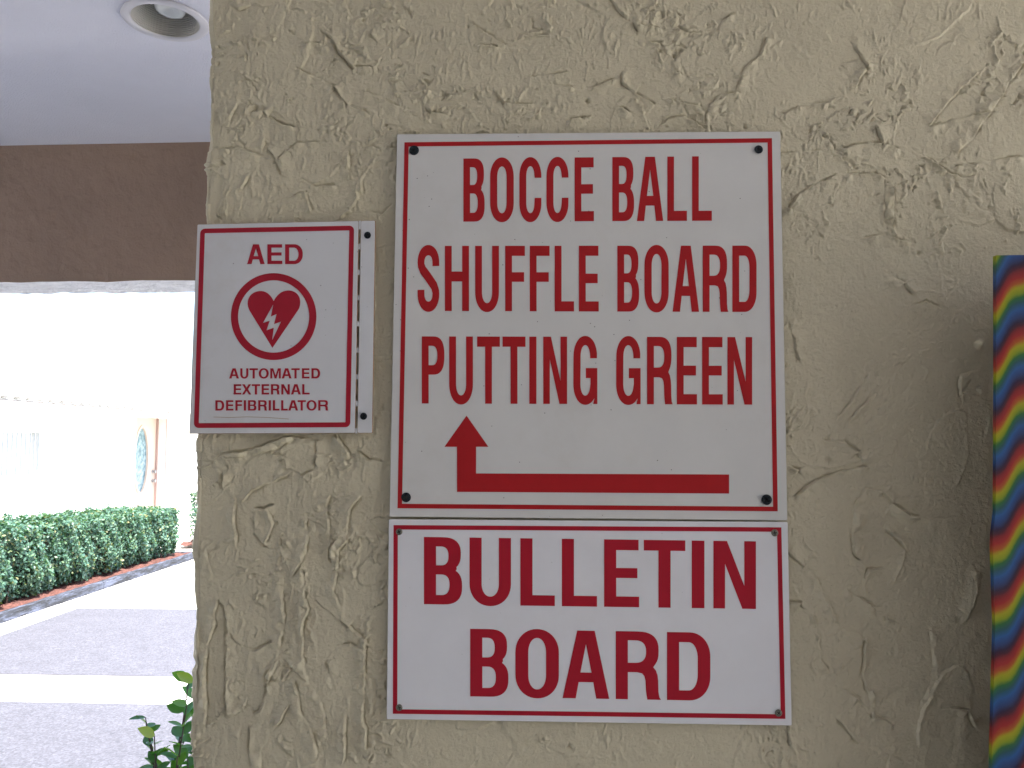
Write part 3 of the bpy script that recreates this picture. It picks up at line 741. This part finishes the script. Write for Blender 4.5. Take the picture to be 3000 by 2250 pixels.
# timber edging
def m_timber():
    k = N('weathered_edging'); mp = k.n('ShaderNodeMapping'); mp.inputs['Scale'].default_value = (6, .8, 6); k.l(k.co, mp.inputs[0])
    c = k.ramp(k.noise(4, 8, .75, mp.outputs[0]), [(.40, (.008, .009, .013)), (.49, (.025, .03, .045)), (.62, (.085, .10, .15))])
    k.base(c); k.rough(.85); k.bump(k.noise(12, 6, .7, mp.outputs[0]), .8, .02); return k.m
TIM = m_timber()
edging = empty('garden_edging', 'low weathered grey edging running along the foot of the hedge', 'edging')
def timber(p0, p1, wd, ht, seed):
    r_ = random.Random(seed); n = int(math.dist(p0, p1)/.06)+2; d = (Vector(p1)-Vector(p0)).normalized(); s_ = Vector((d.y, -d.x, 0)); b = MB(); v = []
    prof = [(-.5, 0), (-.5, .72), (-.38, .97), (.36, 1), (.5, .74), (.5, 0)]
    for i in range(n):
        c = Vector(p0)+(Vector(p1)-Vector(p0))*i/(n-1); off = r_.uniform(-.006, .006)
        for a, z in prof: v.append(c+s_*(a*wd+off+r_.uniform(-.003, .003))+Vector((0, 0, z*ht+r_.uniform(-.004, .004)-.004)))
    m6 = len(prof)
    b.add(v, [(i*m6+k, i*m6+k+1, (i+1)*m6+k+1, (i+1)*m6+k) for i in range(n-1) for k in range(m6-1)]+[tuple(range(m6)), tuple((n-1)*m6+k for k in range(m6))])
    return b.build('edging_timber', TIM, edging)
for i, (a, c) in enumerate(((3.0, 5.39), (5.4, 7.79), (7.8, 10.2))): timber((-4.905, a, 0), (-4.905, c, 0), .085, .085, i)
timber((-4.87, 10.25, 0), (-6.2, 10.27, 0), .085, .08, 9)

# ------------------------------------------------------------------ foliage
def m_leaf(name, c0, c1, c2, tr=.25, rough=.35):
    k = N(name); g = k.n('ShaderNodeNewGeometry'); oi = k.n('ShaderNodeObjectInfo')
    f = k.math('FRACT', k.math('ADD', g.outputs['Random Per Island'], oi.outputs['Random']))
    c = k.ramp(f, [(0, c0), (.55, c1), (.93, c2), (1, (min(1, c2[0]*2.2), c2[1]*1.2, c2[2]))])
    k.base(c); k.rough(rough)
    t = k.n('ShaderNodeBsdfTranslucent'); k.l(k.mix(1.0, c, (1.6, 1.9, .5), 'MULTIPLY'), t.inputs[0])
    mx = k.n('ShaderNodeMixShader'); mx.inputs[0].default_value = tr
    k.l(k.b.outputs[0], mx.inputs[1]); k.l(t.outputs[0], mx.inputs[2]); k.l(mx.outputs[0], k.out.inputs[0]); return k.m
HLEAF = m_leaf('hedge_leaf', (.042, .098, .078), (.052, .122, .092), (.085, .15, .085), .25, .5)
TLEAF = m_leaf('tree_leaf', (.05, .11, .03), (.07, .15, .04), (.10, .18, .05), .3)
SLEAF = m_leaf('shrub_leaf', (.03, .10, .02), (.05, .14, .025), (.09, .19, .03), .45, .3)
TWIG = plain('twig_bark', (.06, .04, .03), .8, .3, 60)
def leafcloud(name, pts, nrm, size, mat, parent, seed=0, up=.3):
    """many small folded leaves, one mesh"""
    g = np.random.default_rng(seed); n = len(pts)
    d = nrm+g.normal(0, .75, (n, 3)); d[:, 2] += up; d /= np.linalg.norm(d, axis=1)[:, None]
    t = np.cross(d, g.normal(0, 1, (n, 3))); t /= np.linalg.norm(t, axis=1)[:, None]; s_ = np.cross(d, t)
    L = size*g.uniform(.65, 1.25, n)[:, None]; W_ = L*.29
    V = np.stack([pts-t*L*.5, pts-t*L*.15+s_*W_+d*L*.06, pts+t*L*.28+s_*W_*.85+d*L*.05, pts+t*L*.5-d*L*.06, pts+t*L*.28-s_*W_*.85+d*L*.05, pts-t*L*.15-s_*W_+d*L*.06], 1)
    me = bpy.data.meshes.new(name); me.vertices.add(n*6); me.vertices.foreach_set('co', V.astype(np.float32).ravel())
    i0 = (np.arange(n)*6)[:, None]; q = np.concatenate([i0+np.array([[0, 1, 2, 3]]), i0+np.array([[0, 3, 4, 5]])], 1).astype(np.int32).ravel()
    me.loops.add(len(q)); me.loops.foreach_set('vertex_index', q); me.polygons.add(n*2); me.polygons.foreach_set('loop_start', np.arange(0, n*8, 4, dtype=np.int32)); me.update(calc_edges=True)
    return link(name, me, mat, parent)
def make_hedge(name, label, x0, x1, y0, y1, hfun, n, seed):
    g = np.random.default_rng(seed); hd = empty(name, label, 'hedge', ((x0+x1)/2, (y0+y1)/2, 0))
    inv = np.array([(x0+x1)/2, (y0+y1)/2, 0.])
    W_, D_ = x1-x0, y1-y0; areas = np.array([D_*.75, D_*W_, W_*.75, W_*.75, D_*.3]); k = g.choice(5, n, p=areas/areas.sum())
    u = g.random(n); v = g.random(n); P = np.zeros((n, 3)); Nn = np.zeros((n, 3))
    yy = y0+u*D_; h = hfun(yy)
    f0 = k == 0; P[f0] = np.stack([np.full(n, x1), yy, .11+v*(h-.11)], 1)[f0]; Nn[f0] = (1, 0, .15)
    f1 = k == 1; P[f1] = np.stack([x0+v*W_, yy, h], 1)[f1]; Nn[f1] = (0, 0, 1)
    f2 = k == 2; P[f2] = np.stack([x0+u*W_, np.full(n, y1), .11+v*(hfun(np.full(n, y1))-.11)], 1)[f2]; Nn[f2] = (0, 1, 0)
    f3 = k == 3; P[f3] = np.stack([x0+u*W_, np.full(n, y0), .11+v*(hfun(np.full(n, y0))-.11)], 1)[f3]; Nn[f3] = (0, -1, 0)
    f4 = k == 4; P[f4] = np.stack([np.full(n, x0), yy, .11+v*(h-.11)], 1)[f4]; Nn[f4] = (-1, 0, 0)
    bl = .035*np.sin(P[:, 1]*9+P[:, 2]*6)+.03*np.sin(P[:, 1]*23+P[:, 2]*17+2)+.02*np.sin(P[:, 0]*31+P[:, 1]*13)
    low = np.clip((.30-P[:, 2])/.2, 0, 1)*.10
    P += Nn*(bl-low-np.abs(g.normal(0, .045, n)))[:, None]+g.normal(0, .012, (n, 3))
    # round the upper corners
    o = leafcloud('foliage', (P-inv), Nn, .037, HLEAF, hd, seed); o['kind'] = 'stuff'
    b = MB()
    for i in range(int(D_*9)):
        y = y0+.08+(D_-.16)*g.random(); x = x0+.12+(W_-.24)*g.random()
        for j in range(3):
            b.tube([(x-inv[0], y-inv[1], 0), (x-inv[0]+g.normal(0, .05), y-inv[1]+g.normal(0, .05), .25), (x-inv[0]+g.normal(0, .1), y-inv[1]+g.normal(0, .1), .6)], [.009, .007, .003], 5)
    b.build('twigs', TWIG, hd)['kind'] = 'stuff'
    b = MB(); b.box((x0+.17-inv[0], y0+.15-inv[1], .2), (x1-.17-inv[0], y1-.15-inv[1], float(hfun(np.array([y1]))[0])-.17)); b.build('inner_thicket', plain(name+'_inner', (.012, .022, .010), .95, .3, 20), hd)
    return hd
make_hedge('clipped_hedge', 'long clipped green hedge along the kerb in front of the white house', -5.95, -5.06, 3.6, 10.05, lambda y: .80-.027*(y-6)+.012*np.sin(y*7), 82000, 3)
make_hedge('clipped_hedge', 'short dark green bush beyond the hedge end, half hidden by the stucco wall', -5.52, -4.7, 11.35, 12.6, lambda y: .80+.02*np.sin(y*5), 16000, 4)

# shrub close behind the wall corner: every large leaf is its own part
shrub = empty('leafy_shrub', 'broad leaved green shrub peeping out at the bottom of the stucco wall corner', 'shrub', (-1.08, 1.50, 0))
lb = MB()
rows_ = []
for i in range(7):
    t = i/6; wd = .5*math.sin(math.pi*min(1, t**.8*.97+.02))**.75*(.72 if t < .5 else .78); rows_.append((t, max(wd*.78, .004)))
vv = []
for t, wd in rows_:
    z_ = -.10*t*t
    vv += [(-wd, t, z_+.09*wd+.03), (0, t, z_-.0), (wd, t, z_+.09*wd+.03)]
lb.add(vv, [(3*i+j, 3*i+j+1, 3*i+j+4, 3*i+j+3) for i in range(6) for j in range(2)])
leaf_me = lb.mesh('shrub_leaf', True); leaf_me.materials.append(SLEAF)
g = random.Random(21); sb = MB(); nl = 0
for i in range(22):
    bx, by = g.uniform(-.11, .12), g.uniform(-.12, .12)
    topz = g.uniform(.55, .80) if i > 3 else g.uniform(.82, .90)
    tipx = bx+g.uniform(-.07, .06) if i > 3 else -.02+.03*i; tipy = by+g.uniform(-.1, .1)
    pts = [Vector((bx*.5+.06, by*.4, 0)), Vector((bx, by, topz*.45)), Vector(((bx+tipx)/2, (by+tipy)/2, topz*.75)), Vector((tipx, tipy, topz))]
    sb.tube(pts, [.006, .0045, .003, .0015], 6)
    for j in range(13):
        t = .42+.58*j/12; s_ = t*3; k = min(2, int(s_)); p = pts[k].lerp(pts[k+1], s_-k)
        an = j*2.4+g.uniform(-.4, .4); el = g.uniform(.0, .9); d = Vector((math.cos(an)*math.cos(el), math.sin(an)*math.cos(el), math.sin(el)))
        o = bpy.data.objects.new('leaf', leaf_me); COL.objects.link(o); o.parent = shrub
        n_ = (Vector((0, 0, 1))+Vector((g.uniform(-.6, .6), g.uniform(-.9, .2), g.uniform(-.3, .3)))).normalized(); sx = d.cross(n_).normalized(); n_ = sx.cross(d)
        sc_ = g.uniform(.034, .060)
        M = Matrix(((sx.x, d.x, n_.x, p.x), (sx.y, d.y, n_.y, p.y), (sx.z, d.z, n_.z, p.z), (0, 0, 0, 1)))@Matrix.Scale(sc_, 4); o.matrix_local = M; nl += 1
sb.build('stem', TWIG, shrub, True)

# ------------------------------------------------------------------ white house across the path
WHITE = plain('white_house_paint', (.82, .81, .79), .8, .03, 2, .3, 60, .004)
TILEW = plain('white_roof_tile', (.80, .79, .77), .7, .08, 6)
DOORM = plain('cream_door_paint', (.56, .45, .38), .45, .03, 5)
JAMB = plain('pink_beige_frame', (.36, .25, .22), .6, .05, 8)
GLASS = N('leaded_glass')
_v = GLASS.noise(16, 4); GLASS.base(GLASS.ramp(_v, [(.35, (.09, .16, .19)), (.55, (.20, .30, .34)), (.7, (.36, .44, .46))])); GLASS.rough(.12); GLASS.bump(GLASS.noise(60, 2), .4, .004); GLASS = GLASS.m
METAL = plain('brushed_nickel', (.35, .36, .38), .3, .1, 60, metal=.9)
SHUT = plain('pale_window_bar', (.60, .62, .64), .5)
HX = -6.35
house = empty('white_house', 'single storey white house with barrel tile eave and cream front door', 'house', (HX, 11, 0))
def hs(o): return o
def hbox(b, a, c, mi=0): b.box((a[0]-HX, a[1]-11, a[2]), (c[0]-HX, c[1]-11, c[2]), mi)
DY0, DY1, DZ = 11.25, 12.22, 2.085
holes = [[(DY0, .002), (DY1, .002), (DY1, DZ), (DY0, DZ)], [(7.70, 1.22), (8.87, 1.22), (8.87, 1.735), (7.70, 1.735)], [(10.0, 1.0), (10.62, 1.0), (10.62, 1.78), (10.0, 1.78)][:0]]
holes = [h_ for h_ in holes if h_]
b = MB()
b.slab([[(2, 0), (22, 0), (22, 2.32), (2, 2.32)]]+holes, lambda y, z: (0, y-11, z), lambda y, z: (-.16, y-11, z)); b.build('wall', WHITE, house)
b = MB(); hbox(b, (-12, 2, 0), (HX-.55, 22, 2.3)); b.build('rear_volume', WHITE, house)
# door
b = MB(); X0 = -.15
oc = (11.725, 1.33); ell = [(oc[0]+.205*math.cos(t*math.pi/20), oc[1]+.52*math.sin(t*math.pi/20)) for t in range(40)]
dleaf = [(DY0+.03, .02), (DY1-.035, .02), (DY1-.035, DZ-.04), (DY0+.03, DZ-.04)]
b.slab([dleaf, ell], lambda y, z: (X0, y-11, z), lambda y, z: (X0-.045, y-11, z)); door = b.build('door', DOORM, house)
b = MB(); el2 = [(oc[0]+.24*math.cos(t*math.pi/20), oc[1]+.56*math.sin(t*math.pi/20)) for t in range(40)]
b.slab([el2, ell], lambda y, z: (X0+.012, y-11, z), lambda y, z: (X0+.001, y-11, z)); b.build('oval_moulding', DOORM, door)
b = MB(); b.slab([ell], lambda y, z: (X0-.02, y-11, z), lambda y, z: (X0-.03, y-11, z)); b.build('oval_glass', GLASS, door)
b = MB()
for z_ in (.98, 1.13):
    b = MB(); b.lathe([(.0, .06), (.028, .055), (.03, .035), (.012, .03), (.012, .004), (.032, .003), (.032, 0)], (X0+.001, DY1-.11-11, z_), (1, 0, 0), 16)
    b.build('door_handle' if z_ < 1 else 'deadbolt', METAL, door)
b = MB()
b.box((X0-.02, DY1-.034-11, .0), (X0+.03, DY1-.001-11, DZ-.003)); b.box((X0-.02, DY0+.001-11, 0), (X0+.03, DY0+.029-11, DZ-.003)); b.box((X0-.02, DY0+.03-11, DZ-.038), (X0+.03, DY1-.035-11, DZ-.003)); b.build('door_frame', JAMB, house)
b = MB(); b.box((-.145, DY1+.002-11, .002), (.004, DY1+.05-11, DZ)); b.build('door_jamb', JAMB, house)
# barred window
b = MB(); b.box((-.12, 7.70-11, 1.22), (-.10, 8.87-11, 1.735)); win = b.build('window', plain('white_window_blind', (.75, .75, .75), .6), house)
for i in range(14):
    b = MB(); y = 7.76+i*.083-11; b.box((.004, y, 1.23), (.018, y+.014, 1.725)); b.build('window_bar', SHUT, win)
b = MB(); b.box((.002, 7.68-11, 1.735), (.022, 8.89-11, 1.755)); b.box((.002, 7.68-11, 1.205), (.022, 8.89-11, 1.222)); b.build('window_rail', SHUT, win)
# low roof: deck, fascia and rows of barrel tiles
EX, EZ, RX_, RZ = -5.9, 2.085, -9.3, 3.30
b = MB(); b.add([(EX-.03-HX, -9, EZ+.0), (EX-.03-HX, 11, EZ), (RX_-HX, 11, RZ), (RX_-HX, -9, RZ), (-15-HX, -9, 1.6), (-15-HX, 11, 1.6)], [(0, 1, 2, 3), (3, 2, 5, 4)])
roof = b.build('roof', TILEW, house)
b = MB(); hbox(b, (EX-.06, 2, EZ-.10), (EX-.035, 22, EZ-.005)); hbox(b, (HX+.002, 2, EZ-.06), (EX-.062, 22, EZ-.03)); b.build('fascia', plain('fascia_shade_tan', (.58, .50, .46), .6), house)  # eave shade is put into the tan fascia and soffit colour
tb = MB(); nseg = 8; tv = []
sl_ = Vector((RX_-EX, 0, RZ-EZ)); 
for k in range(2):
    for j in range(nseg+1):
        t = math.pi*j/nseg; tv.append(Vector((0, -math.cos(t)*.105, math.sin(t)*.072))+(sl_ if k else Vector((0, 0, 0))))
        tv.append(Vector((0, -math.cos(t)*.090, math.sin(t)*.058))+(sl_ if k else Vector((0, 0, 0))))
m2 = 2*(nseg+1)
tb.add(tv, [(2*j, 2*j+2, m2+2*j+2, m2+2*j) for j in range(nseg)]+[(2*j, 2*j+1, 2*j+3, 2*j+2) for j in range(nseg)]+[(2*j+1, m2+2*j+1, m2+2*j+3, 2*j+3) for j in range(nseg)])
tme = tb.mesh('roof_tile', True); tme.materials.append(TILEW)
for i in range(72):
    o = bpy.data.objects.new('roof_tile', tme); COL.objects.link(o); o.parent = roof; o.location = (EX-HX, 5.0-11+i*.212, EZ-.01)

# tree showing over the roof
tree = empty('leafy_tree', 'pale green tree whose top shows above the white roof ridge', 'tree', (-12.5, 21.5, 0))
b = MB(); b.tube([(0,0,0),(.1,0,1.2),(.05,.1,2.4),(.2,.1,3.4)], [.16,.13,.10,.05], 10); b.build('trunk', TWIG, tree, True)
b = MB()
gt = np.random.default_rng(8)
P = []
for c in [(-.4,0,3.0,.55),(.5,.2,3.1,.5),(.1,.4,3.25,.5),(.9,-.2,2.9,.45),(-.9,.2,2.8,.5)]:
    d = gt.normal(0, 1, (1300, 3)); d /= np.linalg.norm(d, axis=1)[:, None]; P.append(np.array(c[:3])+d*c[3]*gt.random((1300, 1))**.4)
    b.tube([(.15,.05,2.3), (c[0]*.6+.05, c[1]*.6, c[2]-.3), c[:3]], [.05,.03,.01], 6)
b.build('branches', TWIG, tree, True)
P = np.concatenate(P); leafcloud('crown', P, (P-np.array([0,0,3.0])), .12, TLEAF, tree, 5)['kind'] = 'stuff'

# a dry leaf lying on the concrete beyond the dark paving
_p = CAM+ray(465, 1709)*(0-CAM[2])/ray(465, 1709)[2]
b = MB(); b.add([(-.08,0,.004),(-.03,.03,.012),(.03,.035,.018),(.09,.01,.03),(.03,-.02,.012),(-.03,-.02,.008)], [(0,1,5),(1,2,4,5),(2,3,4)])
o = b.build('fallen_leaf', plain('dry_leaf', (.10,.07,.05), .8)); o.location = (_p[0], _p[1], 0); tag(o, 'dry curled leaf lying on the white concrete beside the hedge edging', 'leaf')
